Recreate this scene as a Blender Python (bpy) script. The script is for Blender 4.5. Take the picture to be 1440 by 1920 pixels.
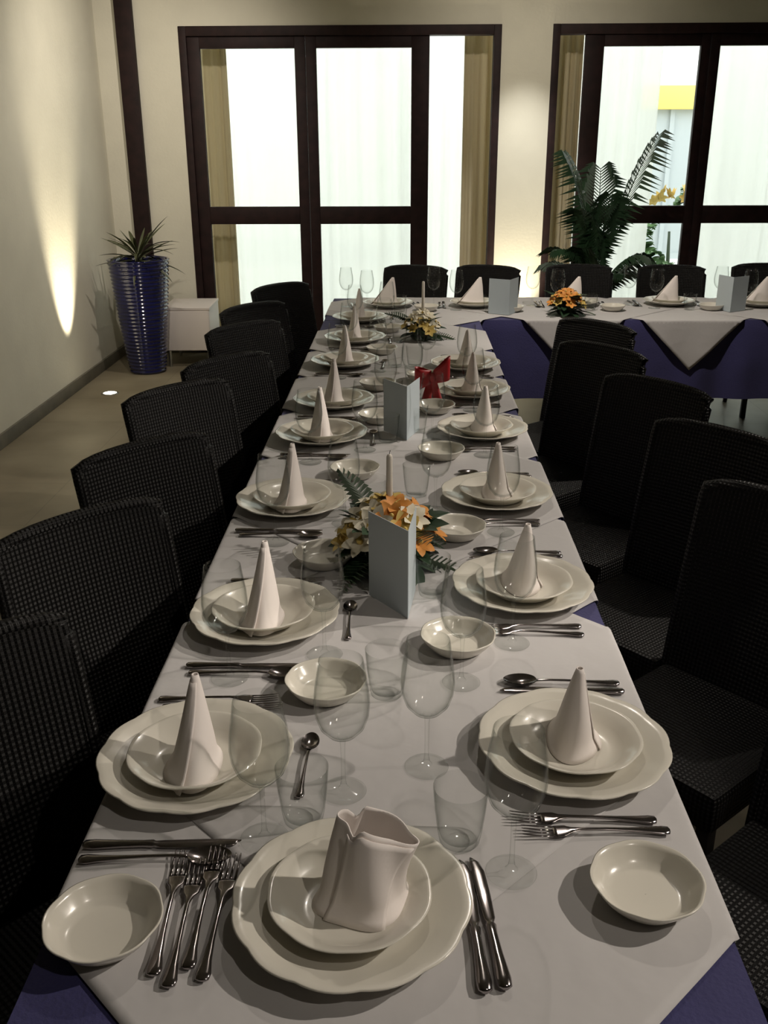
import bpy, bmesh, math, random
from mathutils import Vector, Matrix, noise
random.seed(7)
for o in list(bpy.data.objects): bpy.data.objects.remove(o)
S = bpy.context.scene
C = S.collection
PI = math.pi
cos, sin, R = math.cos, math.sin, math.radians

# ---------------------------------------------------------------- camera
cam_d = bpy.data.cameras.new('camera'); cam = bpy.data.objects.new('camera', cam_d); C.objects.link(cam)
cam_d.sensor_fit = 'VERTICAL'; cam_d.sensor_height = 36.0; cam_d.lens = 1801.1 / 1920 * 36.0
cam_d.clip_start = 0.05; cam_d.clip_end = 100
pit, yaw, roll = 0.369048, 0.0223036, -0.0040795
fw = Vector((-sin(yaw) * cos(pit), cos(yaw) * cos(pit), -sin(pit)))
rt = Vector((cos(yaw), sin(yaw), 0)); up = rt.cross(fw)
r2 = rt * cos(roll) + up * sin(roll); u2 = up * cos(roll) - rt * sin(roll)
m = Matrix((r2, u2, -fw)).transposed().to_4x4(); m.translation = Vector((0, 0, 1.70))
cam.matrix_world = m
S.camera = cam
# ---------------------------------------------------------------- world / exposure
w = bpy.data.worlds.new('overcast_sky'); S.world = w; w.use_nodes = True
bg = w.node_tree.nodes['Background']; bg.inputs[0].default_value = (0.96, 0.985, 0.98, 1); bg.inputs[1].default_value = 3.6
vs = S.view_settings; vs.view_transform = 'Standard'; vs.look = 'None'; vs.gamma = 1.0; vs.use_curve_mapping = False; vs.exposure = 0.0
S.cycles.transparent_max_bounces = 48
S.cycles.max_bounces = 10

# ---------------------------------------------------------------- ceiling spotlights of the room, plus added wall fills
def spot(loc, aim, power, size, blend=0.5, col=(1, .90, .79), rad=.03):
    d = bpy.data.lights.new('ceiling_or_fill_spot', 'SPOT'); d.energy = power; d.spot_size = R(size); d.spot_blend = blend
    d.color = col; d.shadow_soft_size = rad
    o = bpy.data.objects.new('ceiling_or_fill_spot', d); C.objects.link(o); o.location = loc
    o.rotation_euler = (Vector(aim) - Vector(loc)).to_track_quat('-Z', 'Y').to_euler()
    return o
for (l, a, p, s, b) in [
    ((2.75, 1.40, 2.95), (-.05, 1.05, .75), 232, 36, .55),      # right row along the long table
    ((2.75, 2.80, 2.95), (0.0, 2.45, .75), 226, 38, .6),
    ((2.75, 4.25, 2.95), (0.0, 3.95, .75), 235, 40, .6),
    ((1.25, -.15, 2.95), (0.0, 1.15, .75), 40, 60, .7),
    ((.35, 3.3, 2.95), (0.05, 1.5, .75), 40, 66, .8),         # over the table
    ((.75, 4.6, 2.95), (1.3, 5.75, .75), 165, 84, .8),
    ((-1.25, 4.6, 2.95), (-2.4, 5.9, 1.1), 125, 125, 1),      # added fill spots that brighten the left and back walls
    ((-1.15, 6.5, 2.95), (-2.2, 8.0, 1.2), 92, 120, 1),
    ((.75, 6.7, 2.95), (.93, 8.2, 1.5), 45, 110, 1),
]: spot(l, a, p, s, b)
spot((.93, 7.45, 2.95), (.93, 8.2, .9), 150, 46, 1, (1, .97, .93))      # downlight on the white column

# ---------------------------------------------------------------- materials
def nt(name):
    mt = bpy.data.materials.new(name); mt.use_nodes = True
    return mt, mt.node_tree, mt.node_tree.nodes['Principled BSDF']
def mat(name, col, rough=.5, metal=0, spec=.5, var=0, vscale=8, bump=0, bscale=60, coat=0, trans=0, sheen=0, uv=False):
    mt, t, b = nt(name)
    b.inputs['Base Color'].default_value = (*col, 1); b.inputs['Roughness'].default_value = rough
    b.inputs['Metallic'].default_value = metal; b.inputs['Specular IOR Level'].default_value = spec
    b.inputs['Coat Weight'].default_value = coat
    if sheen: b.inputs['Sheen Weight'].default_value = sheen
    tc = t.nodes.new('ShaderNodeTexCoord')
    if var:
        n = t.nodes.new('ShaderNodeTexNoise'); n.inputs['Scale'].default_value = vscale; n.inputs['Detail'].default_value = 5
        t.links.new(tc.outputs['Object'], n.inputs['Vector'])
        rp = t.nodes.new('ShaderNodeValToRGB'); rp.color_ramp.elements[0].position = .3; rp.color_ramp.elements[1].position = .7
        rp.color_ramp.elements[0].color = (*[c * (1 - var) for c in col], 1); rp.color_ramp.elements[1].color = (*[min(1, c * (1 + var)) for c in col], 1)
        t.links.new(n.outputs['Fac'], rp.inputs[0]); t.links.new(rp.outputs[0], b.inputs['Base Color'])
    if bump:
        n = t.nodes.new('ShaderNodeTexNoise'); n.inputs['Scale'].default_value = bscale; n.inputs['Detail'].default_value = 3
        t.links.new(tc.outputs['Object'], n.inputs['Vector'])
        bp = t.nodes.new('ShaderNodeBump'); bp.inputs['Strength'].default_value = bump; bp.inputs['Distance'].default_value = .01
        t.links.new(n.outputs['Fac'], bp.inputs['Height']); t.links.new(bp.outputs[0], b.inputs['Normal'])
    return mt
M = {}
M['plaster'] = mat('plaster', (.66, .635, .525), .9, var=.05, vscale=2.5, bump=.12, bscale=45)
M['ceil'] = mat('ceiling_paint', (.42, .40, .34), .9)
M['darkwall'] = mat('room_wall', (.30, .27, .22), .9)
M['wood'] = mat('dark_wood', (.016, .0065, .006), .6, spec=.25, var=.35, vscale=14)
M['stonebase'] = mat('stone_base', (.13, .12, .09), .6, var=.2)
M['porcelain'] = mat('porcelain', (.67, .64, .56), .22, spec=.5, coat=.25)
M['linen'] = mat('linen', (.52, .505, .50), .85, bump=.25, bscale=14, sheen=.1)
M['napkin'] = mat('napkin_linen', (.82, .76, .72), .9, bump=.08, bscale=30)
M['blue'] = mat('blue_cloth', (.036, .034, .125), .85, var=.12, vscale=5, bump=.2, bscale=150, sheen=.15)
M['silver'] = mat('silver', (.34, .31, .31), .16, metal=1)
M['card'] = mat('card', (.44, .50, .53), .6)
M['wax'] = mat('wax', (.80, .75, .66), .5)
M['wick'] = mat('wick', (.03, .03, .03), .9)
M['glaze'] = mat('blue_glaze', (.006, .008, .062), .12, coat=.6, var=.3, vscale=6)
M['soil'] = mat('soil', (.02, .014, .01), .95)
M['leafd'] = mat('leaf_dark', (.020, .052, .022), .5, var=.3)
M['leafo'] = mat('leaf_olive', (.055, .062, .024), .5, var=.35, vscale=5)
M['leaff'] = mat('leaf_fern', (.028, .055, .022), .55, var=.3)
M['leafout'] = mat('leaf_bright_green', (.10, .20, .07), .55, var=.3)  # lighter green of the garden shrub's leaves
M['orange'] = mat('petal_orange', (.66, .27, .045), .6, var=.15, vscale=40)
M['yellow'] = mat('petal_yellow', (.62, .45, .12), .6, var=.15, vscale=40)
M['cream'] = mat('petal_cream', (.72, .67, .52), .6, var=.08, vscale=40)
M['red'] = mat('ribbon_red', (.50, .02, .025), .4)
M['blackpot'] = mat('black_pot', (.012, .011, .011), .5)
M['metalb'] = mat('black_metal', (.010, .009, .009), .4)
M['whitebox'] = mat('white_lacquer', (.62, .57, .53), .5)
def drape_mat():
    mt, t, b = nt('beige_drape'); b.inputs['Base Color'].default_value = (.62, .54, .37, 1); b.inputs['Roughness'].default_value = .9
    tl = t.nodes.new('ShaderNodeBsdfTranslucent'); tl.inputs[0].default_value = (.50, .43, .28, 1)
    mx = t.nodes.new('ShaderNodeMixShader'); mx.inputs[0].default_value = .35
    t.links.new(b.outputs[0], mx.inputs[1]); t.links.new(tl.outputs[0], mx.inputs[2]); t.links.new(mx.outputs[0], t.nodes['Material Output'].inputs[0])
    return mt
M['drape'] = drape_mat()
M['steel'] = mat('steel_ring', (.5, .5, .48), .3, metal=1)
M['facade'] = mat('facade_render', (.80, .82, .80), .9)
M['ground'] = mat('paving', (.55, .56, .54), .9)
M['yshut'] = mat('yellow_shutter', (.80, .62, .16), .7)
M['greyframe'] = mat('grey_window', (.42, .47, .48), .5)

def floor_mat():
    mt, t, b = nt('stone_floor')
    tc = t.nodes.new('ShaderNodeTexCoord')
    n = t.nodes.new('ShaderNodeTexNoise'); n.inputs['Scale'].default_value = 2.2; n.inputs['Detail'].default_value = 6
    t.links.new(tc.outputs['Object'], n.inputs['Vector'])
    rp = t.nodes.new('ShaderNodeValToRGB')
    rp.color_ramp.elements[0].position = .3; rp.color_ramp.elements[1].position = .72
    rp.color_ramp.elements[0].color = (.15, .124, .079, 1); rp.color_ramp.elements[1].color = (.26, .225, .155, 1)
    t.links.new(n.outputs['Fac'], rp.inputs[0])
    br = t.nodes.new('ShaderNodeTexBrick'); br.offset = 0; br.inputs['Scale'].default_value = 1
    br.inputs['Brick Width'].default_value = .6; br.inputs['Row Height'].default_value = .6; br.inputs['Mortar Size'].default_value = .003
    br.inputs['Color1'].default_value = (1, 1, 1, 1); br.inputs['Color2'].default_value = (.90, .90, .90, 1); br.inputs['Mortar'].default_value = (.7, .7, .7, 1)
    t.links.new(tc.outputs['Object'], br.inputs['Vector'])
    mx = t.nodes.new('ShaderNodeMix'); mx.data_type = 'RGBA'; mx.blend_type = 'MULTIPLY'; mx.inputs[0].default_value = 1
    t.links.new(rp.outputs[0], mx.inputs[6]); t.links.new(br.outputs['Color'], mx.inputs[7]); t.links.new(mx.outputs[2], b.inputs['Base Color'])
    b.inputs['Roughness'].default_value = .45
    return mt
M['floor'] = floor_mat()

def wicker_mat():
    mt, t, b = nt('black_wicker')
    tc = t.nodes.new('ShaderNodeTexCoord')
    mp = t.nodes.new('ShaderNodeMapping'); mp.inputs['Scale'].default_value = (1, 1, 1); t.links.new(tc.outputs['UV'], mp.inputs['Vector'])
    ck = t.nodes.new('ShaderNodeTexChecker'); ck.inputs['Scale'].default_value = 190; t.links.new(mp.outputs[0], ck.inputs['Vector'])
    wv = []
    for d in ('X', 'Y'):
        q = t.nodes.new('ShaderNodeTexWave'); q.bands_direction = d; q.inputs['Scale'].default_value = 190 * PI / 20 ; q.wave_profile = 'SIN'
        t.links.new(mp.outputs[0], q.inputs['Vector']); wv.append(q)
    mx = t.nodes.new('ShaderNodeMix'); mx.data_type = 'RGBA'
    t.links.new(ck.outputs['Fac'], mx.inputs[0]); t.links.new(wv[0].outputs[0], mx.inputs[6]); t.links.new(wv[1].outputs[0], mx.inputs[7])
    bp = t.nodes.new('ShaderNodeBump'); bp.inputs['Strength'].default_value = 1.0; bp.inputs['Distance'].default_value = .0025
    t.links.new(mx.outputs[2], bp.inputs['Height']); t.links.new(bp.outputs[0], b.inputs['Normal'])
    b.inputs['Base Color'].default_value = (.0065, .0062, .0060, 1); b.inputs['Roughness'].default_value = .5; b.inputs['Specular IOR Level'].default_value = .22
    return mt
M['wicker'] = wicker_mat()

def glass_mat(name, tint=(.985, .988, .985), edge=(.66, .68, .66), refl=1.0):
    mt = bpy.data.materials.new(name); mt.use_nodes = True; t = mt.node_tree; t.nodes.clear()
    out = t.nodes.new('ShaderNodeOutputMaterial'); tr = t.nodes.new('ShaderNodeBsdfTransparent'); gl = t.nodes.new('ShaderNodeBsdfGlossy')
    gl.inputs['Roughness'].default_value = .06
    lw = t.nodes.new('ShaderNodeLayerWeight'); lw.inputs['Blend'].default_value = .5
    mc = t.nodes.new('ShaderNodeMix'); mc.data_type = 'RGBA'; mc.inputs[6].default_value = (*tint, 1); mc.inputs[7].default_value = (*edge, 1)
    pe = t.nodes.new('ShaderNodeMath'); pe.operation = 'POWER'; pe.inputs[1].default_value = 3.0; t.links.new(lw.outputs['Facing'], pe.inputs[0]); t.links.new(pe.outputs[0], mc.inputs[0]); t.links.new(mc.outputs[2], tr.inputs[0])
    pw = t.nodes.new('ShaderNodeMath'); pw.operation = 'POWER'; pw.inputs[1].default_value = 4.0; t.links.new(lw.outputs['Facing'], pw.inputs[0])
    mu = t.nodes.new('ShaderNodeMath'); mu.operation = 'MULTIPLY_ADD'; mu.inputs[1].default_value = .30*refl; mu.inputs[2].default_value = .015*refl; t.links.new(pw.outputs[0], mu.inputs[0])
    mx = t.nodes.new('ShaderNodeMixShader'); t.links.new(mu.outputs[0], mx.inputs[0]); t.links.new(tr.outputs[0], mx.inputs[1]); t.links.new(gl.outputs[0], mx.inputs[2])
    t.links.new(mx.outputs[0], out.inputs[0]); return mt
M['glass'] = glass_mat('drinking_glass')
M['pane'] = glass_mat('window_glass', (.97, .98, .97), (.9, .92, .9), .6)

def sheer_mat():
    mt = bpy.data.materials.new('sheer_voile'); mt.use_nodes = True; t = mt.node_tree; t.nodes.clear()
    out = t.nodes.new('ShaderNodeOutputMaterial'); tr = t.nodes.new('ShaderNodeBsdfTransparent')
    tl = t.nodes.new('ShaderNodeBsdfTranslucent'); df = t.nodes.new('ShaderNodeBsdfDiffuse')
    tl.inputs[0].default_value = (.88, .90, .86, 1); df.inputs[0].default_value = (.80, .80, .75, 1)
    a = t.nodes.new('ShaderNodeMixShader'); a.inputs[0].default_value = .35; t.links.new(tl.outputs[0], a.inputs[1]); t.links.new(df.outputs[0], a.inputs[2])
    b = t.nodes.new('ShaderNodeMixShader'); b.inputs[0].default_value = .30; t.links.new(a.outputs[0], b.inputs[1]); t.links.new(tr.outputs[0], b.inputs[2])
    t.links.new(b.outputs[0], out.inputs[0]); return mt
M['sheer'] = sheer_mat()
def emit_mat(name, col, st):
    mt, t, b = nt(name); b.inputs['Emission Color'].default_value = (*col, 1); b.inputs['Emission Strength'].default_value = st; return mt
M['lens'] = emit_mat('uplight_lens', (1, .9, .68), 9)

# ---------------------------------------------------------------- mesh helpers
class MB:
    def __init__(s): s.v = []; s.f = []
    def add(s, vs, fs):
        b = len(s.v); s.v += [tuple(q) for q in vs]; s.f += [tuple(b + i for i in f) for f in fs]; return s
    def box(s, x0, x1, y0, y1, z0, z1):
        return s.add([(x0,y0,z0),(x1,y0,z0),(x1,y1,z0),(x0,y1,z0),(x0,y0,z1),(x1,y0,z1),(x1,y1,z1),(x0,y1,z1)],
                     [(3,2,1,0),(4,5,6,7),(0,1,5,4),(1,2,6,5),(2,3,7,6),(3,0,4,7)])
    def grid(s, fn, nu, nv, closeu=False):
        vs = [fn(i / (nu if closeu else nu - 1), j / (nv - 1)) for j in range(nv) for i in range(nu)]
        fs = []
        for j in range(nv - 1):
            for i in range(nu if closeu else nu - 1):
                k = (i + 1) % nu
                fs.append((j*nu+i, j*nu+k, (j+1)*nu+k, (j+1)*nu+i))
        return s.add(vs, fs)
    def lathe(s, prof, n=32, rmod=None):
        # prof: (r,z) open polyline; ends on the axis are closed by tiny radius
        vs = []; fs = []
        for (r, z) in prof:
            for i in range(n):
                a = 2*PI*i/n; k = rmod(a, r, z) if rmod else 1
                vs.append((r*k*cos(a), r*k*sin(a), z))
        for j in range(len(prof)-1):
            for i in range(n):
                k = (i+1) % n; fs.append((j*n+i, j*n+k, (j+1)*n+k, (j+1)*n+i))
        return s.add(vs, fs)
    def tube(s, pts, rad, n=8, cap=True):
        pts = [Vector(p) for p in pts]; vs = []; fs = []
        for i, p in enumerate(pts):
            d = (pts[min(i+1, len(pts)-1)] - pts[max(i-1, 0)]).normalized()
            a = Vector((0,0,1)) if abs(d.z) < .95 else Vector((1,0,0))
            u = d.cross(a).normalized(); w_ = u.cross(d).normalized(); r = rad[i] if isinstance(rad, (list, tuple)) else rad
            for k in range(n):
                t = 2*PI*k/n; vs.append(p + u*r*cos(t) + w_*r*sin(t))
        for i in range(len(pts)-1):
            for k in range(n):
                q = (k+1) % n; fs.append((i*n+k, i*n+q, (i+1)*n+q, (i+1)*n+k))
        if cap: fs += [tuple(range(n))[::-1], tuple((len(pts)-1)*n+k for k in range(n))]
        return s.add(vs, fs)
    def loft(s, secs, n=10):
        # secs: (y, xcentre, halfwidth, halfheight, zcentre): elliptical sections along y
        vs = []; fs = []
        for (y, x, a, b, z) in secs:
            for k in range(n): t = 2*PI*k/n; vs.append((x + a*cos(t), y, z + b*sin(t)))
        for i in range(len(secs)-1):
            for k in range(n):
                q = (k+1) % n; fs.append((i*n+k, (i+1)*n+k, (i+1)*n+q, i*n+q))
        fs += [tuple(range(n)), tuple((len(secs)-1)*n+k for k in range(n))[::-1]]
        return s.add(vs, fs)
    def mesh(s, name, material, smooth=True, uv=False, bevel=0):
        me = bpy.data.meshes.new(name); me.from_pydata(s.v, [], s.f); me.validate()
        bm = bmesh.new(); bm.from_mesh(me)
        if bevel:
            bmesh.ops.bevel(bm, geom=bm.edges[:], offset=bevel, segments=2, affect='EDGES', profile=.6)
        bmesh.ops.recalc_face_normals(bm, faces=bm.faces[:]) if smooth != 'raw' else None
        if uv:
            L = bm.loops.layers.uv.new('uv')
            for f in bm.faces:
                nn = f.normal; ax = max(range(3), key=lambda i: abs(nn[i]))
                for l in f.loops:
                    c = l.vert.co; l[L].uv = ((c.y, c.z), (c.x, c.z), (c.x, c.y))[ax]
        bm.to_mesh(me); bm.free()
        if smooth:
            for p in me.polygons: p.use_smooth = True
            if smooth == 'auto' or bevel:
                try: me.set_sharp_from_angle(angle=R(40))
                except Exception: pass
        me.materials.append(material); return me
def obj(name, me, parent=None, loc=(0,0,0), rz=0, rot=None, scale=None):
    o = bpy.data.objects.new(name, me); C.objects.link(o); o.location = loc
    o.rotation_euler = rot if rot else (0, 0, rz)
    if scale: o.scale = scale
    if parent: o.parent = parent
    return o
def tag(o, label, cat, group=None, kind=None):
    o['label'] = label; o['category'] = cat
    if group: o['group'] = group
    if kind: o['kind'] = kind
    return o
def thing(name, label, cat, loc=(0,0,0), rz=0, group=None):
    return tag(obj(name, None, None, loc, rz), label, cat, group)
def struct(name, me, label, loc=(0,0,0)):
    o = obj(name, me, None, loc); o['kind'] = 'structure'; o['label'] = label; o['category'] = name.split('_')[0]; return o
def boxm(x0, x1, y0, y1, z0, z1, material, bevel=0, uv=False):
    return MB().box(x0, x1, y0, y1, z0, z1).mesh('box', material, 'auto' if bevel else False, uv, bevel)

# ================================================================ THE ROOM
YB = 8.2; XL = -2.40; XR = 4.6; YF = -2.6; ZC = 3.05
struct('floor', boxm(XL-.3, XR+.3, YF-.3, YB+.3, -.12, 0, M['floor']), 'beige stone floor of the dining room')
struct('ceiling', boxm(XL-.3, XR+.3, YF-.3, YB+.3, ZC, ZC+.15, M['ceil']), 'pale ceiling above the dining room')
struct('wall_left', boxm(XL-.3, XL, YF-.3, YB+.3, 0, ZC, M['plaster']), 'cream plaster wall lit by a floor uplight')
struct('wall_right', boxm(XR, XR+.3, YF-.3, YB+.3, 0, ZC, M['darkwall']), 'plain wall on the right out of view')
struct('wall_front', boxm(XL-.3, XR+.3, YF-.3, YF, 0, ZC, M['darkwall']), 'plain wall behind the viewpoint')
W1 = (-1.755, .735); W2 = (1.125, 3.68); ZT = 2.525
bw = MB()
for x0, x1, z0, z1 in [(XL, W1[0], 0, ZC), (W1[0], W1[1], ZT, ZC), (W1[1], W2[0], 0, ZC), (W2[0], W2[1], ZT, ZC), (W2[1], XR, 0, ZC)]:
    bw.box(x0, x1, YB, YB+.28, z0, z1)
struct('wall_back', bw.mesh('wall_back', M['plaster'], False), 'cream plaster back wall around the two glazed doors')
struct('baseboard_left', boxm(XL, XL+.018, YF, YB, 0, .085, M['stonebase'], .004), 'grey stone skirting along the cream left wall')
struct('baseboard_back', boxm(XL+.018, W1[0], YB-.018, YB, 0, .085, M['stonebase'], .004), 'grey stone skirting behind the blue planter')
struct('trim_1', boxm(-2.225, -2.09, YB-.05, YB, 0, ZC, M['wood'], .006), 'dark wooden post standing in the left corner')

def window(name, label, x0, x1, leaves):
    o = obj(name, None, None, ((x0+x1)/2, YB, 0)); o['kind'] = 'structure'; o['label'] = label; o['category'] = 'window'
    ox = (x0+x1)/2
    f = .058
    ya, yb = -.012, .11
    def part(nm, a, b, z0, z1, y0, y1, mt='wood', bev=.004):
        return obj(nm, boxm(a-ox, b-ox, y0, y1, z0, z1, M[mt], bev), o)
    part('frame_jamb', x0, x0+f, 0, ZT, ya, yb); part('frame_jamb', x1-f, x1, 0, ZT, ya, yb)
    part('frame_head', x0+f, x1-f, ZT-f-.012, ZT, ya, yb); part('frame_sill', x0+f, x1-f, 0, .035, ya, yb)
    for (a, b, sl, sr) in leaves:
        lf = obj('door_leaf', None, o)
        def lp(nm, p, q, z0, z1, mt='wood', y0=.015, y1=.065, bev=.004):
            return obj(nm, boxm(p-ox, q-ox, y0, y1, z0, z1, M[mt], bev), lf)
        zt = ZT-f-.012
        lp('stile', a, a+sl, .035, zt); lp('stile', b-sr, b, .035, zt)
        lp('top_rail', a+sl, b-sr, zt-.085, zt); lp('bottom_rail', a+sl, b-sr, .035, .17); lp('cross_rail', a+sl, b-sr, 1.06, 1.197)
        lp('pane', a+sl, b-sr, 1.197, zt-.085, 'pane', .036, .042, 0); lp('pane', a+sl, b-sr, .17, 1.06, 'pane', .036, .042, 0)
    return o
window('window_1', 'dark wooden glazed sliding doors to the left of the white column', W1[0], W1[1], [(-1.697, -.782, .095, .082), (-.778, .184, .082, .14)])
window('window_2', 'dark wooden glazed sliding doors behind the palm on the right', W2[0], W2[1], [(1.382, 2.34, .145, .072), (2.344, 3.30, .072, .1)])

def curtain(name, label, x0, x1, y, z0, z1, amp, wl, mt, cat='curtain', group=None, seed=0, n=None):
    n = n or int((x1-x0)/wl*18)+2
    rnd = random.Random(seed); ph = [rnd.uniform(0, 6.28) for _ in range(4)]
    def fn(u, v):
        x = x0 + (x1-x0)*u; z = z0 + (z1-z0)*v
        q = x/wl*2*PI + 1.2*sin(x*3.1+ph[0]) + .25*sin(z*1.3+ph[1])
        q += 2.2*sin(x*7.3+ph[2])
        am = .30 + .9*abs(sin(x*1.7+ph[3]))*abs(sin(x*4.3+ph[1]))
        return (x, y + amp*am*(sin(q) + .35*sin(2.3*q+ph[2]))*(1-.35*v), z)
    me = MB().grid(fn, n, 8).mesh(name, M[mt], True)
    o = obj(name, me); tag(o, label, cat, group)
    md = o.modifiers.new('thickness', 'SOLIDIFY'); md.thickness = .0012 if mt == 'sheer' else .004
    return o
curtain('sheer_curtain', 'white sheer curtain behind the left glazed doors', -1.50, .62, 8.56, .02, 2.75, .016, .15, 'sheer', group='sheer curtains', seed=1)
curtain('sheer_curtain', 'white sheer curtain behind the palm and right glazed doors', 1.20, 2.06, 8.56, .02, 2.75, .016, .15, 'sheer', group='sheer curtains', seed=2)
curtain('sheer_curtain', 'white sheer curtain at the far right edge of the right doors', 2.40, 3.75, 8.56, .02, 2.75, .016, .15, 'sheer', group='sheer curtains', seed=3)
curtain('side_drape', 'beige drape hanging at the left end of the left doors', -1.66, -1.45, 8.53, .02, 2.75, .018, .07, 'drape', group='beige side drapes', seed=4)
curtain('side_drape', 'beige drape hanging beside the white column, inside the left doors', .47, .72, 8.53, .02, 2.75, .018, .07, 'drape', group='beige side drapes', seed=5)
curtain('side_drape', 'tan drape in the open gap left of the palm', 1.16, 1.42, 8.53, .02, 2.75, .018, .07, 'drape', group='beige side drapes', seed=6)

# outside
struct('ground', boxm(-8, 12, YB+.3, 16, -.2, -.02, M['ground']), 'pale paving outside the glazed doors')['category'] = 'ground'
fa = thing('white_building', 'white rendered building seen outside through the right glazed doors', 'building', (3, 12.0, 0))
fm = MB()
for x0, x1, z0, z1 in [(-10, -.30, -.02, 4.2), (-.30, .45, 2.27, 4.2), (.45, 9, -.02, 4.2), (-.30, .45, -.02, .35)]: fm.box(x0, x1, 0, .3, z0, z1)
obj('wall', fm.mesh('wall', M['facade'], False), fa)
obj('shutter_box', boxm(-.30, .45, -.06, .12, 2.02, 2.27, M['yshut'], .01), fa)
wf = obj('window_frame', MB().box(-.30, -.24, .02, .1, .35, 2.02).box(.39, .45, .02, .1, .35, 2.02).box(-.24, .39, .02, .1, .35, .42).box(.05, .10, .02, .1, .42, 2.02).mesh('wf', M['greyframe'], False), fa)
obj('pane', boxm(-.24, .39, .05, .06, .42, 2.02, M['greyframe']), wf)

# ================================================================ UPLIGHTS
def uplight(label, x, y, aim, power, size):
    o = thing('floor_uplight', label, 'light', (x, y, 0), 0, 'recessed floor uplights')
    obj('ring', MB().lathe([(.048, 0), (.062, 0), (.062, .004), (.056, .007), (.048, .006), (.048, 0)], 28).mesh('ring', M['steel']), o)
    obj('lens', MB().lathe([(.0005, .0055), (.03, .0053), (.048, .004)], 28).mesh('lens', M['lens']), o)
    d = bpy.data.lights.new('uplight_lamp', 'SPOT'); d.energy = power; d.spot_size = R(size); d.spot_blend = .9; d.color = (1, .88, .66); d.shadow_soft_size = .012
    l = obj('uplight_lamp', d, o, (0, 0, .03)); l.rotation_euler = Vector(aim).to_track_quat('-Z', 'Y').to_euler()
    return o
uplight('glowing recessed uplight in the floor beside the blue planter', -2.13, 6.75, (-.25, .11, 1), 230, 44)
uplight('recessed uplight in the floor at the foot of the white column', .93, 7.98, (0, .10, 1), 125, 64)

# ================================================================ TABLES AND CLOTHS
TX0, TX1, TY0 = -.455, .42, .62            # long table
FY0, FY1, FX1 = 5.48, 6.28, 3.15           # cross table
ZTOP = .75
def table(label, x0, x1, y0, y1):
    cx, cy = (x0+x1)/2, (y0+y1)/2
    o = thing('banquet_table', label, 'table', (cx, cy, 0))
    hx, hy = (x1-x0)/2-.01, (y1-y0)/2-.01
    obj('tabletop', boxm(-hx, hx, -hy, hy, .715, .743, M['wood'], .003), o)
    xs = (-hx+.06, hx-.06); n = 2 if hx < .6 else 3
    ys = (-hy+.07, hy-.07)
    lm = MB().tube([(0,0,0), (0,0,.715)], [.017, .021], 12).mesh('leg', M['metalb'], 'auto')
    for x in ([-hx+.3, 0, hx-.3] if hx > .6 else xs):
        for y in (ys if hx > .6 else (-hy+.1, -hy*.33, hy*.33, hy-.1)): obj('leg', lm, o, (x, y, 0))
    return o
table('long banquet table running away from the viewer under white and blue cloths', TX0, TX1, TY0, FY0-.01)
table('far cross table along the glazed doors under white and blue cloths', TX0, FX1, FY0, FY1)

def skirt_cloth(name, label, x0, x1, y0, y1, zb, sides, seed):
    # flat top with a rounded edge and a softly pleated drop on the given sides
    rnd = random.Random(seed); z1 = ZTOP-.0015
    mb = MB(); mb.add([(x0,y0,z1),(x1,y0,z1),(x1,y1,z1),(x0,y1,z1)], [(0,1,2,3)])
    segs = {'s': ((x0,y0),(x1,y0),(0,-1)), 'e': ((x1,y0),(x1,y1),(1,0)), 'n': ((x1,y1),(x0,y1),(0,1)), 'w': ((x0,y1),(x0,y0),(-1,0))}
    for k in sides:
        (ax, ay), (bx, by), (nx, ny) = segs[k]; L = math.hypot(bx-ax, by-ay); n = max(8, int(L/.03)); ph = rnd.uniform(0, 6)
        zk = zb if k in 'e' else max(zb, .50)
        def fn(u, v, zb=zk):
            d = v*(z1-zb); s_ = u*L
            wave = (sin(s_*17+ph+1.5*sin(s_*4.1)) + .5*sin(s_*31+ph))*.014*min(1, d/.2)
            wave *= min(1, u*L/.05, (1-u)*L/.05) if 1 else 1
            off = .006*min(1, d/.012) + wave*.8 + .012*min(1, d/.25)
            return (ax+(bx-ax)*u+nx*off, ay+(by-ay)*u+ny*off, z1-d)
        mb.grid(fn, n, 12)
    me = mb.mesh(name, M['blue'], True)
    try: me.set_sharp_from_angle(angle=R(60))
    except Exception: pass
    return tag(obj(name, me), label, 'tablecloth', 'blue under cloths')
skirt_cloth('blue_tablecloth', 'dark blue under cloth on the long table, showing at its near corners', TX0-.002, TX1+.002, TY0-.002, FY0-.012, .50, 'sew', 1)
skirt_cloth('blue_tablecloth', 'dark blue under cloth hanging in folds from the far cross table', TX0-.002, FX1+.002, FY0-.002, FY1+.002, .30, 'enw', 2)
sk = MB()   # front drop of the far table, only right of the long table
def fsk(u, v):
    x = TX1+.02+(FX1-TX1-.02)*u; d = v*.448
    wv = (sin(x*15+2*sin(x*3.3)) + .45*sin(x*29))*.016*min(1, d/.25)
    return (x, FY0-.003-.006*min(1, d/.012)-.014*min(1, d/.25)+wv*.7, ZTOP-.002-d)
ft = obj('front_drop', sk.grid(fsk, 110, 14).mesh('front_drop', M['blue'], True)); 
far_blue = [o for o in C.objects if o.name.startswith('blue_tablecloth')][-1]; ft.parent = far_blue

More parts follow.
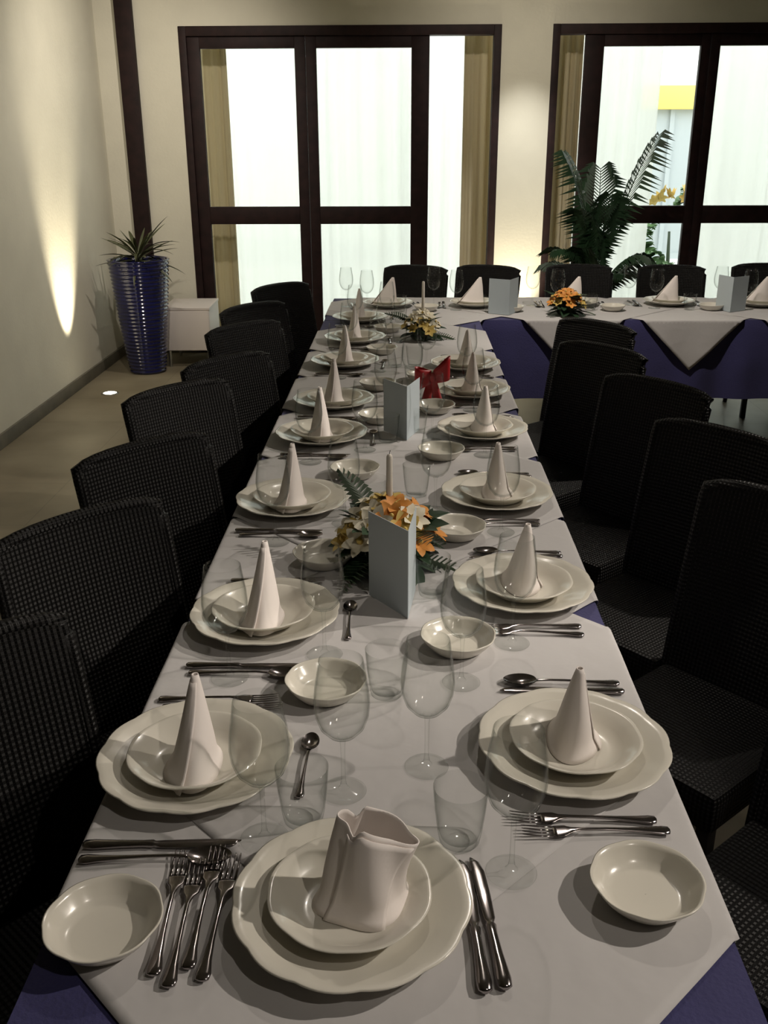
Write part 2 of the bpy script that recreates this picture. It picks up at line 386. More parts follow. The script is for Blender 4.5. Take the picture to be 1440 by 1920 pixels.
def overlay(label, cx, cy, hd, layer, rot=0.0, seed=0):
    n = 61; rnd = random.Random(seed); px, py = rnd.uniform(0, 9), rnd.uniform(0, 9)
    def flat(u, v):
        a, b = (u-.5)*2, (v-.5)*2
        x, y = (a+b)*.5*hd, (b-a)*.5*hd
        return (cx + x*cos(rot)-y*sin(rot), cy + x*sin(rot)+y*cos(rot), 0)
    def fn(co):
        x, y = co.x, co.y
        z = ZTOP + .0012 + layer*.0007
        z += .0012*(noise.noise((x*7+px, y*7+py, 0))+.6) + .0007*noise.noise((x*22+px, y*9+py, 3))
        g = .009 + layer*.0008
        def hang(val, edge, sgn):
            d = (val-edge)*sgn; r = .008
            if d <= 0: return None
            if d < r*PI/2: th = d/r; return edge+sgn*(g*.3+r*sin(th)), r*(1-cos(th))
            return edge+sgn*(g*.3+r + .010*min(1, d/.2)), r + (d-r*PI/2)
        inlong = y < FY0 and x <= TX1
        if y < FY0 and not (TX0 <= x <= TX1) and (x < TX0 or cy < FY0-.1):
            e, s_ = (TX0, -1) if x < TX0 else (TX1, 1)
            h = hang(x, e, s_); x, dz = h; z -= dz
            if y < TY0: h = hang(y, TY0, -1); y = h[0]; z -= h[1]
        elif y < TY0:
            h = hang(y, TY0, -1); y = h[0]; z -= h[1]
        elif y < FY0 and x > TX1:
            h = hang(y, FY0-.016, -1)
            if h:
                y, dz = h; z -= dz; y += -.014*min(1, dz/.25) + .006*sin(x*21)*min(1, dz/.2)
        elif y > FY1:
            h = hang(y, FY1+.01, 1)
            if h: y, dz = h; z -= dz
        elif x < TX0:
            h = hang(x, TX0, -1); x, dz = h; z -= dz
        return (x, y, z)
    me = MB().grid(flat, n, n).mesh('white_overlay', M['linen'], True)
    bm = bmesh.new(); bm.from_mesh(me)
    for q in (0, .004, .008, .0126, .03):     # exact cuts where the cloth bends over a table edge
        for co, no in (((TX0-q, 0, 0), (1, 0, 0)), ((TX1+q, 0, 0), (1, 0, 0)), ((0, TY0-q, 0), (0, 1, 0)), ((0, FY0-.016-q, 0), (0, 1, 0)), ((0, FY1+.01+q, 0), (0, 1, 0))):
            bmesh.ops.bisect_plane(bm, geom=bm.verts[:]+bm.edges[:]+bm.faces[:], dist=1e-5, plane_co=co, plane_no=no)
    for v_ in bm.verts: v_.co = fn(v_.co)
    bm.to_mesh(me); bm.free()
    for p in me.polygons: p.use_smooth = True
    o = tag(obj('white_overlay_cloth', me), label, 'tablecloth', 'white overlay cloths')
    md = o.modifiers.new('thickness', 'SOLIDIFY'); md.thickness = .0005; md.offset = 1
    return o
ORD = ['first', 'second', 'third', 'fourth', 'fifth', 'sixth', 'seventh', 'eighth', 'ninth', 'tenth']
for k, cy in enumerate([1.187, 1.55, 2.15, 2.65, 3.19, 3.77, 4.33, 4.88]):
    overlay('white diagonal overlay cloth on the long table, %s from the near end' % ORD[k], -.02, cy, .68, (k*2+1) % 4, .0, k)
for k, cx in enumerate([.0, .16, .95, 1.62, 2.30, 2.97]):
    overlay('white diagonal overlay cloth on the far cross table, %s from its left end' % ORD[k], cx, 5.88, .70, k % 3, 0, 20+k)

# ================================================================ TABLEWARE MESHES
ZS = ZTOP + .0062       # where tableware stands
def scal(nl, amp):
    def f(a, r, z):
        return 1 + amp*abs(cos(nl*a/2))*(max(0, r-.06)/.095)
    return f
charger_me = MB().lathe([(.0005,.004),(.07,.004),(.088,.006),(.10,.010),(.122,.0195),(.140,.026),(.151,.0300),(.1535,.0290),(.1525,.0270),(.138,.0215),(.112,.012),(.092,.002),(.085,0),(.0005,.0005)], 96, scal(12, .024)).mesh('charger', M['porcelain'])
plate_me = MB().lathe([(.0005,.006),(.055,.006),(.068,.009),(.078,.017),(.088,.025),(.100,.032),(.1045,.0335),(.106,.0325),(.104,.030),(.090,.021),(.078,.011),(.066,.002),(.060,0),(.0005,.001)], 72, lambda a, r, z: 1+.020*abs(cos(4*a))*max(0, r-.06)/.045).mesh('plate', M['porcelain'])
bread_me = MB().lathe([(.0005,.005),(.042,.005),(.050,.0065),(.058,.014),(.067,.026),(.0715,.0325),(.0735,.032),(.0725,.0290),(.065,.018),(.054,.005),(.047,0),(.0005,.001)], 72, lambda a, r, z: 1+.024*abs(cos(4*a))*max(0, r-.04)/.03).mesh('bread_plate', M['porcelain'])

def napkin_cone():
    H = .162
    def f(u, v, grow=1.0):
        a = 2*PI*u; t = v; k = (1-t)**.92
        ax = .056*k + .004; by = .030*k + .004
        if t < .12: ax *= 1+.10*(1-t/.12); by *= 1+.22*(1-t/.12)
        cx = .020*(1-t) - .022*t**.8
        w_ = 1 + .05*sin(3*a+4*t) * (1-t)
        return (cx + ax*cos(a)*w_*grow, by*sin(a)*w_*grow, H*t + .004*sin(2*a)*(1-t)*(0 if t < .01 else 1))
    body = MB().grid(lambda u, v: f(u, v), 44, 22, True).mesh('napkin_body', M['napkin'])
    def fl(u, v):
        a0 = -1.9; a1 = .55 - .7*(1-v)
        a = a0 + (a1-a0)*u
        x, y, z = f((a/(2*PI)) % 1, v*.93, 1.0)
        g = 1.05 + .06*(1-v) + (.05*(u > .9))
        cx = .020*(1-v*.93) - .022*(v*.93)**.8
        return (cx+(x-cx)*g, y*g, z+.001)
    flap = MB().grid(fl, 16, 16).mesh('napkin_flap', M['napkin'])
    return body, flap
nap_body, nap_flap = napkin_cone()
def napkin_front():
    def f(u, v):
        a = 2*PI*u; c, s_ = cos(a), sin(a)
        y0 = .043*s_; xt = (c+1)/2
        # height of the open top: two points at the left, falling to the right
        H = .130 - .034*min(1, max(0, (xt-.34)/.66))**.9 - .014*math.exp(-((xt-.20)/.07)**2)
        t = v
        xb = -.054 + .112*xt; xp = -.026 + .098*xt
        x = xb*(1-t) + xp*t - .010*sin(PI*t)*xt**2
        y = y0*(1-.42*t)
        if t < .15: x += .008*c*(1-t/.15); y += .010*s_*(1-t/.15)
        w_ = .004*sin(4*a+3*t)
        return (x+w_*c, y+w_*s_, H*t)
    body = MB().grid(f, 56, 22, True).mesh('napkin_front_body', M['napkin'])
    def fl(u, v):
        a = -2.4 + (1.25+.6*v)*u
        x, y, z = f((a/(2*PI)) % 1, v*.96)
        return (x + .0035*cos(a) , y + .0045*sin(a), z)
    return body, MB().grid(fl, 16, 14).mesh('napkin_front_flap', M['napkin'])
napf_body, napf_flap = napkin_front()

HND = [(-.105, 0, .0035, .002, .003), (-.103, 0, .0085, .0028, .003), (-.094, 0, .0098, .003, .0032), (-.075, 0, .0066, .0026, .0040), (-.045, 0, .0042, .0022, .0052), (-.01, 0, .0030, .0020, .0068), (.025, 0, .0030, .0018, .0074)]
def fork_mesh():
    mb = MB().loft(HND + [(.040, 0, .0065, .0014, .0060), (.048, 0, .0118, .0013, .0048), (.060, 0, .0128, .0012, .0036), (.066, 0, .0122, .0012, .0034)], 10)
    for i in range(4):
        x = (-1.5+i)*.0066
        mb.loft([(.063, x, .0022, .0011, .0034), (.085, x*1.02, .0017, .0010, .0042), (.108, x*1.02, .0013, .0008, .0072), (.112, x*1.02, .0005, .0005, .0080)], 6)
    return mb.mesh('fork', M['silver'])
def knife_mesh():
    return MB().loft([(-.112, 0, .0035, .003, .0045), (-.109, 0, .0085, .0042, .0045), (-.096, 0, .0098, .0045, .0046), (-.06, 0, .0072, .0042, .0046), (-.025, 0, .0062, .0040, .0045), (-.012, 0, .0075, .0040, .0043), (-.008, 0, .0050, .0030, .0042), (.0, .0005, .0078, .0012, .0040), (.04, .0005, .0092, .0010, .0038), (.085, 0, .0092, .0009, .0036), (.105, -.002, .0065, .0008, .0034), (.114, -.0055, .0012, .0006, .0034)], 10).mesh('knife', M['silver'])
def spoon_mesh(s=1.0):
    mb = MB().loft(HND + [(.045, 0, .0036, .0016, .0064), (.052, 0, .0056, .0012, .0055)], 10)
    def fn(u, v):
        a = 2*PI*u; r = v if v > .02 else .02
        y = .079+.031*r*cos(a); x = .0195*r*sin(a)*(1+.12*cos(a)*-1)
        return (x, y, .0012 + .0075*r*r)
    mb.grid(fn, 24, 7, True)
    mb.grid(lambda u, v: tuple(q - (0, 0, .0012)[i] for i, q in enumerate(fn(u, v))), 24, 7, True)
    return mb.mesh('spoon', M['silver'])
fork_me, knife_me, spoon_me = fork_mesh(), knife_mesh(), spoon_mesh()

def glass_meshes():
    bowl = MB().lathe([(.0004,.0985),(.010,.0995),(.022,.105),(.034,.119),(.0405,.138),(.0425,.158),(.0405,.185),(.0360,.213),(.0335,.232),(.0327,.2325),(.0322,.232),(.0345,.213),(.0390,.185),(.0410,.158),(.0390,.139),(.0325,.121),(.0205,.1075),(.009,.1022),(.0004,.1018)], 36).mesh('bowl', M['glass'])
    stem = MB().lathe([(.008,.0995),(.0048,.094),(.0036,.082),(.0033,.05),(.0036,.022),(.0055,.010),(.0095,.0058)], 16).mesh('stem', M['glass'])
    foot = MB().lathe([(.0004,.0066),(.010,.0058),(.024,.0030),(.0345,.0018),(.0355,.0009),(.0345,0),(.0004,0)], 36).mesh('foot', M['glass'])
    tum = MB().lathe([(.0004,.0),(.026,.0),(.0295,.0015),(.0325,.02),(.0365,.055),(.0395,.092),(.0390,.0925),(.0384,.092),(.0353,.055),(.0312,.022),(.0275,.0085),(.0004,.0075)], 36).mesh('tumbler', M['glass'])
    return bowl, stem, foot, tum
g_bowl, g_stem, g_foot, g_tum = glass_meshes()

def wine(x, y, label):
    o = thing('wine_glass', label, 'glass', (x, y, ZS), random.uniform(0, 6), 'wine glasses on the banquet tables')
    obj('bowl', g_bowl, o); obj('stem', g_stem, o); obj('foot', g_foot, o); return o
def tumbler(x, y, label):
    return tag(obj('water_tumbler', g_tum, None, (x, y, ZS)), label, 'glass', 'water tumblers on the banquet tables')

# ================================================================ PLACE SETTINGS
def setting(cx, cy, a, where, bread=(-.25, .16), forks=(-.195, -.168), right=(.190, .215), front=False, dessert=True, far=False):
    ca, sa = cos(a), sin(a)
    P = lambda x, y: (cx + x*ca - y*sa, cy + x*sa + y*ca)
    j = lambda s_: random.uniform(-s_, s_)
    tag(obj('charger_plate', charger_me, None, (cx, cy, ZS), a+j(.4)), 'large scalloped cream charger plate at ' + where, 'plate', 'charger plates')
    tag(obj('dinner_plate', plate_me, None, (cx+j(.004), cy+j(.004), ZS+.0045), a+j(.4)), 'smaller cream plate on the charger at ' + where, 'plate', 'upper plates')
    na = a + j(.15)
    n = thing('folded_napkin', ('wide' if front else 'pointed') + ' folded white napkin on the plate at ' + where, 'napkin', (cx+ (.012 if front else j(.004)), cy + (.014 if front else 0), ZS+.0112), na, 'folded napkins')
    if far: n.scale = (1.25, 1, .98)
    if 'first left' in where: n.scale = (1, 1, .9)
    b = obj('napkin_wrap', napf_body if front else nap_body, n); f = obj('fold_flap', napf_flap if front else nap_flap, n)
    for q in (b, f):
        md = q.modifiers.new('thickness', 'SOLIDIFY'); md.thickness = .0016; md.offset = 1
    if bread:
        x, y = P(*bread); tag(obj('bread_plate', bread_me, None, (x, y, ZS), j(3)), 'small deep cream bread plate of ' + where, 'plate', 'bread plates')
    fw_ = ['outer', 'inner'] if len(forks) == 2 else ['outermost', 'second outer', 'second inner', 'innermost']
    for i, fx in enumerate(forks):
        dy = [-.005, -.022, .006, -.012][i] if front else j(.008)
        x, y = P(fx, dy); tag(obj('table_fork', fork_me, None, (x, y, ZS), a + ((.04, .03, .005, -.015)[i] if front else j(.05))), fw_[i] + ' silver fork of ' + where, 'fork', 'silver forks')
    x, y = P(right[0], -.012+j(.006)); tag(obj('table_knife', knife_me, None, (x, y, ZS), a + (.06 if front else j(.04))), 'inner silver knife of ' + where, 'knife', 'silver knives')
    x, y = P(right[1]+(.002 if front else .004), -.012+j(.006))
    if front: tag(obj('table_knife', knife_me, None, (x, y, ZS), a + .10), 'outer silver knife of ' + where, 'knife', 'silver knives')
    else: tag(obj('table_spoon', spoon_me, None, (x, y, ZS), a + j(.05)), 'silver soup spoon of ' + where, 'spoon', 'silver spoons')
    if dessert:
        x, y = P(.0, .176); tag(obj('dessert_spoon', spoon_me, None, (x, y, ZS), a + PI/2 + j(.08), None, (.78, .78, .9)), 'small dessert spoon above the plate at ' + where, 'spoon', 'dessert spoons')

def W(side, k): return 'the %s %s place from the near end' % (ORD[k], side)
setting(-.066, .985, 0, 'the near end of the long table', bread=(-.312, -.045), forks=(-.240, -.2165, -.1965, -.1735), right=(.158, .176), front=True, dessert=False)
LEFT = [(-.333, 1.297), (-.290, 1.80), (-.308, 2.485), (-.280, 3.13), (-.270, 3.58), (-.268, 4.28), (-.250, 4.83), (-.25, 5.42)]
RIGHT = [(.279, 1.340), (.264, 1.945), (.260, 2.54), (.268, 3.19), (.264, 3.74), (.270, 4.22)]
bl = {0: (-.222, .192), 1: (-.30, .10), 2: (-.255, .16), 3: (-.215, .19)}
for k, (x, y) in enumerate(LEFT):
    setting(x, y, -PI/2, W('left', k), bread=bl.get(k, (-.255, .16) if k < 7 else None), dessert=(k != 4))
br = {0: (-.322, -.045), 1: (-.252, .156), 2: (-.265, .125), 5: (-.24, .19)}
for k, (x, y) in enumerate(RIGHT):
    setting(x, y, PI/2, W('right', k), bread=br.get(k, (-.26, .15)), dessert=False)
FAR = [(-.10, 5.93), (.43, 5.94), (1.03, 5.97), (1.62, 6.00), (2.16, 5.96)]
def WF(k): return 'the %s far-table place from the left' % ORD[k]
for k, (x, y) in enumerate(FAR): setting(x, y, PI + (0 if k else .15), WF(k), bread=(-.20, .20), far=True, dessert=False)
# glasses where they stand
for (x, y, l) in [(.150, 1.062, 'tall wine glass right of the front plate, near the right-side forks'), (.038, 1.300, 'tall wine glass inside the first right-side plate'),
                  (-.092, 1.236, 'tall wine glass above the front napkin, left of centre'), (-.200, 1.125, 'tall wine glass between the first left-side plate and the front plate'),
                  (-.327, 1.570, 'tall wine glass between the first and second left-side plates'), (-.155, 1.660, 'tall wine glass beside the blue-grey card, left of it'),
                  (.218, 1.712, 'tall wine glass near the second right-side forks'), (.108, 1.560, 'tall wine glass behind the first right-side napkin')]:
    wine(x, y, l)
for (x, y, l) in [(.082, 1.128, 'water tumbler touching the right rim of the front plate'), (-.148, 1.170, 'water tumbler by the inner rim of the first left-side plate'),
                  (.064, 1.935, 'water tumbler right of the standing card'), (-.03, 1.52, 'water tumbler between the first pair of bread plates')]:
    tumbler(x, y, l)
for k, (x, y) in enumerate(LEFT[2:], 2):
    if k != 4: wine(x-.015, y-.258, 'tall wine glass near the table edge at ' + W('left', k))
    ix, iy = (x+.20, y-.08) if k == 4 else (x+.152, y-.13)
    wine(ix, iy, 'tall wine glass toward the middle at ' + W('left', k))
    tumbler(x+.225, y+(.02 if k == 4 else -.03), 'water tumbler at ' + W('left', k))
for k, (x, y) in enumerate(RIGHT[2:], 2):
    wine(x-.010, y-(.225 if k == 5 else .242), 'tall wine glass near the forks at ' + W('right', k))
    ix, iy = (.03, 3.74) if k == 4 else (x-.175, y-.09)
    wine(ix, iy, 'tall wine glass toward the middle at ' + W('right', k))
    tumbler(x-.225, y+(.09 if k == 4 else .035), 'water tumbler at ' + W('right', k))
for k, (x, y) in enumerate(FAR):
    wine(x-.255, y-.02, 'tall wine glass left of ' + WF(k)); wine(x-.125, y-.155, 'tall wine glass in front of ' + WF(k))
    tumbler(x+.07, y-.20, 'water tumbler in front of ' + WF(k))

# ================================================================ MENU CARDS
def card(label, sx, sy, a_left, a_right, wd=.142, h=.20):
    o = thing('menu_card', label, 'card', (sx, sy, ZS), 0, 'standing folded menu cards')
    for nm, a in (('front_cover', a_left), ('back_cover', a_right)):
        p = obj(nm, boxm(0, wd, -.0006, .0006, 0, h, M['card']), o); p.rotation_euler = (0, 0, a)
    return o
card('pale blue-grey folded card standing before the near flowers', .009, 1.815, R(127), R(83))
card('pale blue-grey folded card standing beside the red bow', .008, 3.11, R(124), R(72), .142, .185)
card('pale blue-grey folded card left of the orange flowers on the far table', .60, 5.60, R(150), R(62), .13, .20)
card('pale blue-grey folded card at the right end of the far table', 1.90, 5.70, R(112), R(32), .13, .20)

# ================================================================ FLOWERS, CANDLES, BOW
def petal_mesh(n, L, wd, lift, mt):
    mb = MB()
    for k in range(n):
        a = 2*PI*k/n; ca, sa = cos(a), sin(a)
        def fn(u, v):
            r = L*v; q = (u-.5)*2*wd*sin(PI*min(1, .12+.86*v))**.8
            z = lift*v**1.3 - .25*L*v**3 + .15*q*q/wd
            return (r*ca - q*sa, r*sa + q*ca, z + .0006*k)
        mb.grid(fn, 5, 7)
    return mb.mesh('petals', mt)
FL = {k: petal_mesh(6, .034, .011, .022, M[k]) for k in ('orange', 'yellow', 'cream')}
heart = MB().lathe([(.0003,.016),(.004,.014),(.006,.008),(.005,.0),(.0003,-.004)], 10).mesh('heart', M['yellow'])
def leaf_mesh(L, wd, droop, mt, fold=.3, n=8):
    def fn(u, v):
        q = (u-.5)*2; wv = wd*(sin(PI*min(1, v*.93+.07))**.75)
        return (q*wv, L*v*(1-.15*droop*v), -droop*L*v*v*.6 + fold*abs(q)*wv)
    return MB().grid(fn, 5, n).mesh('leaf', mt)
LF = leaf_mesh(.095, .024, .5, M['leafd'])
LFERN = MB()
for i in range(14):
    y = .012+.009*i; l = .030*sin(PI*(i+3)/18)
    for s_ in (-1, 1):
        LFERN.add([(0, y, -.4*y*y/.13), (s_*l, y+.012, -.4*y*y/.13-.004), (s_*l*.6, y+.017, -.4*y*y/.13), (0, y+.006, -.4*y*y/.13)], [(0, 1, 2, 3)])
LFERN = LFERN.mesh('fern', M['leaff'], False)
def arrangement(label, x, y, R0, H, cols, nfl, nlf, seed):
    rnd = random.Random(seed)
    o = thing('flower_arrangement', label, 'flowers', (x, y, ZS), 0, 'table flower arrangements')
    obj('dish', MB().lathe([(.0004,.0),(.045,.0),(.055,.012),(.058,.03),(.054,.03),(.05,.014),(.0004,.006)], 24).mesh('dish', M['leafd']), o)
    obj('foam_block', MB().lathe([(.048,.012),(.046,.05),(.030,.075),(.0004,.085)], 18).mesh('foam', M['leaff']), o)
    for i in range(nlf):
        a = 2*PI*i/nlf + rnd.uniform(-.2, .2); ring = i % 3
        z = (.022, .045, .07)[ring]; e = (.02, .30, .75)[ring] + rnd.uniform(-.1, .2)
        l = obj('leaf', LF if i % 7 else LFERN, o, (.032*cos(a), .032*sin(a), z)); s_ = R0/.125*rnd.uniform(.85, 1.15)
        l.rotation_euler = (e, rnd.uniform(-.3, .3), a-PI/2); l.scale = (s_, s_, s_)
    for i in range(nfl):
        a = 2.399*i + seed; rr = math.sqrt((i+.4)/nfl); 
        q = Vector((R0*.72*rr*cos(a), R0*.72*rr*sin(a), H*(1-.55*rr*rr)+rnd.uniform(-.008, .008)))
        col = cols(i, q, rnd)
        f = obj('flower', FL[col], o, q); d = Vector((q.x*1.3, q.y*1.3-.02, H*.75)).normalized()
        f.rotation_euler = d.to_track_quat('Z', 'Y').to_euler(); f.rotation_euler.rotate_axis('Z', rnd.uniform(0, 6)); s_ = rnd.uniform(.85, 1.15)*R0/.125; f.scale = (s_, s_, s_)
        obj('flower_heart', heart, f)
        base = Vector((q.x*.25, q.y*.25, .06))
        obj('stem', MB().tube([base, (base+q)/2+Vector((0,0,.004)), q], .0016, 5).mesh('stem', M['leafd']), o)
    return o
arrangement('low orange, yellow and cream flower arrangement behind the near card', -.035, 2.095, .150, .150,
            lambda i, q, r: 'orange' if q.x > .005 and r.random() < .75 else ('yellow' if r.random() < .35 else 'cream'), 30, 42, 3)
arrangement('yellow and cream flower arrangement at the far end of the long table', .085, 4.88, .125, .125,
            lambda i, q, r: 'yellow' if r.random() < .6 else 'cream', 22, 34, 5)
arrangement('orange flower arrangement on the far cross table', .935, 5.62, .125, .13,
            lambda i, q, r: 'orange' if r.random() < .65 else 'yellow', 22, 34, 8)
def candle(label, x, y, top):
    o = thing('taper_candle', label, 'candle', (x, y, ZS+.087), 0, 'white taper candles')
    h = top-ZS-.087
    obj('wax', MB().lathe([(.0003, 0), (.0085, 0), (.0078, h*.5), (.0070, h-.006), (.0050, h-.001), (.0003, h)], 18).mesh('wax', M['wax']), o)
    obj('wick', MB().tube([(0,0,h-.002), (.0005,0,h+.004), (.002,0,h+.009)], .0008, 6).mesh('wick', M['wick']), o)
candle('white taper candle in the near flower arrangement', -.034, 2.10, 1.03)
candle('white taper candle in the yellow flowers at the far end', .092, 4.885, 1.045)
bw_ = thing('red_ribbon_bow', 'red ribbon bow behind the second standing card', 'bow', (.105, 3.585, ZS), 0); bw_.scale = (1.1, 1.1, 1.25)
for s_ in (-1, 1):
    def loop(u, v):
        t = PI*v; w_ = .020 + .016*sin(t)
        return (s_*(.058*sin(t)+.003), .020*sin(2*t), .085 + .30*s_*.058*sin(t) + (u-.5)*2*w_ + .012*sin(t))
    p_ = obj('bow_loop', MB().grid(loop, 6, 21).mesh('bow_loop', M['red']), bw_); p_.modifiers.new('t', 'SOLIDIFY').thickness = .001
    def tail(u, v):
        return (s_*(.003+.020*v) + (u-.5)*(.020+.016*v), -.012*v - .006*s_ + .006*sin(5*v), .083-.080*v)
    p_ = obj('bow_tail', MB().grid(tail, 4, 9).mesh('bow_tail', M['red']), bw_); p_.modifiers.new('t', 'SOLIDIFY').thickness = .001
obj('bow_knot', MB().lathe([(.0003, .100), (.009, .097), (.013, .085), (.010, .074), (.0003, .070)], 14).mesh('knot', M['red']), bw_)

# ================================================================ CHAIRS
def chair_meshes():
    Wd, zt, zs = .207, .905, .44
    def back(u, v, off=0):
        q = (u-.5)*2; z = .40 + (zt-.40)*v
        y = -.205 - .105*((z-.40)/.5)**1.15 - .022*(1-q*q)*min(1, v*2) + off
        hw = Wd*(.96+.04*v)
        if v > .94: z -= .012*abs(q)**6
        return (q*hw, y, z + .008*(1-q*q)*v)
    mb = MB(); mb.grid(lambda u, v: back(u, v, .014), 13, 15); mb.grid(lambda u, v: back(1-u, v, -.014), 13, 15)
    b = mb.mesh('backrest', M['wicker'], True, True)
    edge = [back(0, v/14) for v in range(15)] + [back(u/12, 1) for u in range(1, 13)] + [back(1, 1-v/14) for v in range(1, 15)]
    br_ = MB().tube(edge, .0165, 8).mesh('back_border', M['wicker'], True, True)
    st = MB().box(-.20, .20, -.205, .200, .345, zs).mesh('seat', M['wicker'], True, True, .018)
    fl = MB().box(-.016, .016, -.016, .016, 0, .36).mesh('leg', M['metalb'], True, False, .004)
    rl = MB().tube([(0, -.06, 0), (0, -.015, .2), (0, 0, .37)], [.015, .017, .018], 8).mesh('rear_leg', M['metalb'], True)
    return b, br_, st, fl, rl
ch_b, ch_e, ch_s, ch_f, ch_r = chair_meshes()
def chair(tx, ty, a, label, group):
    # (tx, ty): middle of the top of the backrest; a: heading of the chair
    f = Vector((-sin(a), cos(a))); x, y = tx + .30*f.x, ty + .30*f.y
    o = thing('wicker_chair', label, 'chair', (x, y, 0), a, group)
    obj('seat', ch_s, o); obj('backrest', ch_b, o); obj('back_border', ch_e, o)
    for s_ in (-1, 1):
        obj('leg', ch_f, o, (s_*.175, .175, 0)); obj('leg', ch_r, o, (s_*.175, -.18, 0))
GL = 'angled wicker chairs along the left side'; GR = 'angled wicker chairs along the right side'; GF = 'wicker chairs behind the far table'
for k, (x, y, da) in enumerate([(-.745, 1.375, 0), (-.716, 1.97, 0), (-.712, 2.515, 0), (-.765, 3.18, 0), (-.678, 3.65, 2), (-.725, 4.37, 0), (-.765, 4.93, 2), (-.714, 5.66, 0)]):
    chair(x, y, R(-132+da), 'black wicker chair on the left of the long table, %s from the near end' % ORD[k], GL)
for k, (x, y, da) in enumerate([(.905, 1.50, 0), (.885, 2.11, 0), (.90, 2.67, 0), (.862, 3.26, 0), (.79, 3.87, 0), (.87, 4.42, 0)]):
    chair(x, y, R(131+da), 'black wicker chair on the right of the long table, %s from the near end' % ORD[k], GR)
for k, (x, y, a) in enumerate([(.07, 6.52, 165), (.55, 6.52, 160), (1.16, 6.56, 175), (1.76, 6.52, 172), (2.40, 6.60, 178)]):
    chair(x, y, R(a), 'black wicker chair behind the far table, %s from its left end' % ORD[k], GF)

# ================================================================ PLANTERS
def vase():
    o = thing('blue_planter', 'tall ribbed cobalt blue glazed planter in the left corner', 'planter', (-2.03, 7.47, 0))
    prof = [(.0005, 0), (.128, 0), (.135, .008)]; H = .865; n = 150
    for i in range(n+1):
        t = i/n; z = .01+(H-.02)*t; r = .136 + .092*(t**.85) + .0045*sin(2*PI*t*30); prof.append((r, z))
    prof += [(.236, H), (.228, H+.004), (.205, H-.004), (.2, H-.06)]
    obj('pot', MB().lathe(prof, 64).mesh('pot', M['glaze']), o)
    obj('soil', MB().lathe([(.0005, H-.05), (.203, H-.055)], 32).mesh('soil', M['soil']), o)
    return o, H
vo, vh = vase()
sp = thing('spiky_plant', 'spiky olive green yucca-like plant growing from the blue planter', 'plant', (-2.03, 7.47, vh-.052))
obj('stem', MB().tube([(0,0,0), (.005,0,.05), (0,.004,.10)], [.03, .026, .02], 10).mesh('stem', M['leafo']), sp)
rl = random.Random(11)
spike = [leaf_mesh(L_, .013, d_, M['leafo'], .5, 12) for L_, d_ in ((.34, .5), (.40, .25), (.30, .9))]
for i in range(46):
    a = 2.399*i; e = .05 + 1.15*(i/46)**1.0 + rl.uniform(-.12, .12)
    l = obj('leaf', spike[i % 3], sp, (.02*cos(a), .02*sin(a), .03+.08*i/46)); l.rotation_euler = (e, rl.uniform(-.3, .3), a-PI/2)
    s_ = rl.uniform(.78, 1.08)*(1 if i < 36 else .75)*(.80 if cos(a) < -.6 else 1); l.scale = (s_*1.15, s_, s_)

def frond_mesh(L, droop, seed, mt):
    rnd = random.Random(seed); mb = MB(); pts = []
    for i in range(17):
        t = i/16; pts.append(Vector((0, L*(t*.62 - .0*t), L*(.95*t - droop*t*t))))
    mb.tube(pts, [.007*(1-.8*i/16)+.001 for i in range(17)], 6)
    for i in [4+.5*k_ for k_ in range(25)]:
        t = i/16; i0 = int(i)
        for s_ in (-1, 1):
            l = L*.36*sin(PI*(.12+.80*((i-3)/14)))**.8*rnd.uniform(.85, 1.1); d = (pts[i0]-pts[i0-1]).normalized(); w_ = .017
            side = Vector((s_, 0, 0)); dirv = (side*.85 + d*.75).normalized()
            p0 = pts[i0].lerp(pts[min(16, i0+1)], i-i0); p1 = p0 + dirv*l*.5 + Vector((0,0,-.01)); p2 = p0 + dirv*l + Vector((0,0,-l*.45))
            nrm = d*w_
            mb.add([p0, p0+nrm*.4, p1+nrm*.9, p1-nrm*.6, p2], [(0, 1, 2, 3), (3, 2, 4)])
    return mb.mesh('frond', mt, False)
def palm(label, potlabel, x, y, fronds, mt, pr=.19, ph=.42):
    p = thing('plant_pot', potlabel, 'planter', (x, y, 0))
    obj('pot', MB().lathe([(.0005,0),(pr*.72,0),(pr*.76,.01),(pr*.96,ph-.03),(pr*1.03,ph-.025),(pr*1.03,ph),(pr*.93,ph),(pr*.9,ph-.05)], 36).mesh('pot', M['blackpot'], 'auto'), p)
    obj('soil', MB().lathe([(.0005, ph-.045), (pr*.905, ph-.05)], 28).mesh('soil', M['soil']), p)
    o = thing('potted_palm', label, 'plant', (x, y, ph-.047))
    for k in range(5):
        a = k*1.257; obj('stem', MB().tube([(.02*cos(a), .02*sin(a), 0), (.05*cos(a), .05*sin(a), .25), (.09*cos(a), .09*sin(a), .45)], [.014, .012, .008], 7).mesh('stem', M['leaff']), o)
    for i, (a, e, L, dr, z0) in enumerate(fronds):
        f = obj('frond', frond_mesh(L, dr, i, M[mt]), o, (.03*cos(a), .03*sin(a), z0)); f.rotation_euler = (e+.20, 0, a-PI/2); f.scale = (.85, .85, 1.0)
    return o
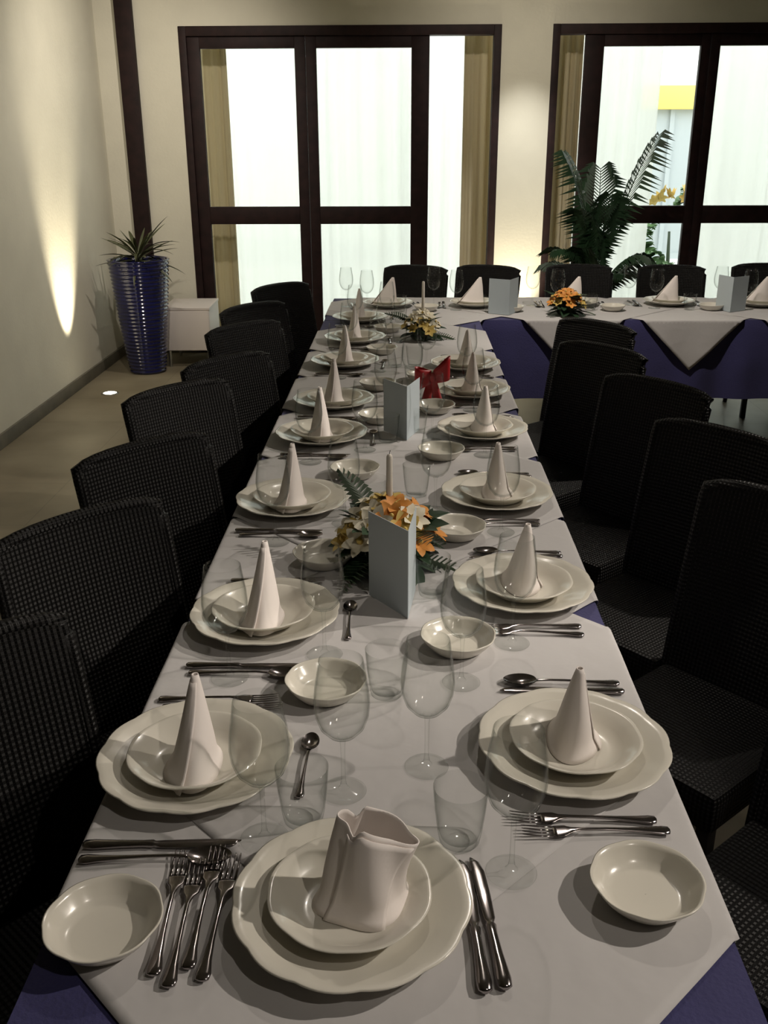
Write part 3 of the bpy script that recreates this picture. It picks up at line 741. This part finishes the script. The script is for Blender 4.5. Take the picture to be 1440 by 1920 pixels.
palm('dark green feathery palm standing before the right glazed doors', 'black pot of the palm behind the far table', 1.42, 7.35,
     [(.12, .08, 1.12, .20, .36), (2.75, .22, 1.05, .30, .36), (-1.4, .25, .80, .30, .30), (1.5, .3, .95, .25, .3), (3.5, -.05, .72, .55, .24), (-.4, -.10, .66, .55, .24),
      (.25, -.28, .66, .50, .22), (2.7, -.25, .66, .55, .2), (-2.2, .05, .62, .48, .24), (-.7, .30, .72, .30, .3), (3.9, .20, .78, .40, .3), (.75, -.40, .6, .45, .15),
      (2.2, .35, .70, .25, .25), (-1.9, .30, .6, .3, .2), (-1.0, -.1, .55, .5, .15)], 'leafd')
ob = thing('garden_shrub', 'bright green shrub outside behind the glass, right of the palm', 'plant', (2.52, 9.55, -.02))
obj('stem', MB().tube([(0,0,0), (.02,0,.4), (0,.02,.9)], [.03, .025, .012], 8).mesh('stem', M['leaff']), ob)
lo = leaf_mesh(.20, .04, .5, M['leafout'])
for i in range(80):
    a = 2.399*i; z = .35+.95*((i*.618) % 1); rr = .22*sin(PI*min(1, (z-.2)/1.25))
    l = obj('leaf', lo, ob, (rr*cos(a)*.7, rr*sin(a)*.7, z)); l.rotation_euler = (rl.uniform(-.5, .7), rl.uniform(-.4, .4), a-PI/2)
for i in range(8):
    a = i*2.4; f = obj('flower', FL['yellow'], ob, (.16*cos(a)-.06, -.2, 1.18+.03*(i % 4))); f.scale = (2, 2, 2); f.rotation_euler = (1.0, 0, a)

# white cabinet
cb = thing('white_cabinet', 'low white cabinet on short legs beside the blue planter', 'cabinet', (-1.72, 7.86, 0), R(2))
obj('body', boxm(-.20, .165, -.25, .24, .135, .455, M['whitebox'], .004), cb)
obj('top', boxm(-.205, .17, -.255, .245, .455, .475, M['whitebox'], .003), cb)
obj('door', boxm(-.195, .16, -.262, -.25, .14, .45, M['whitebox'], .003), cb)
cl = MB().tube([(0,0,0), (0,0,.137)], [.011, .015], 10).mesh('leg', M['steel'], 'auto')
for sx in (-.175, .14):
    for sy in (-.22, .21): obj('leg', cl, cb, (sx, sy, 0))
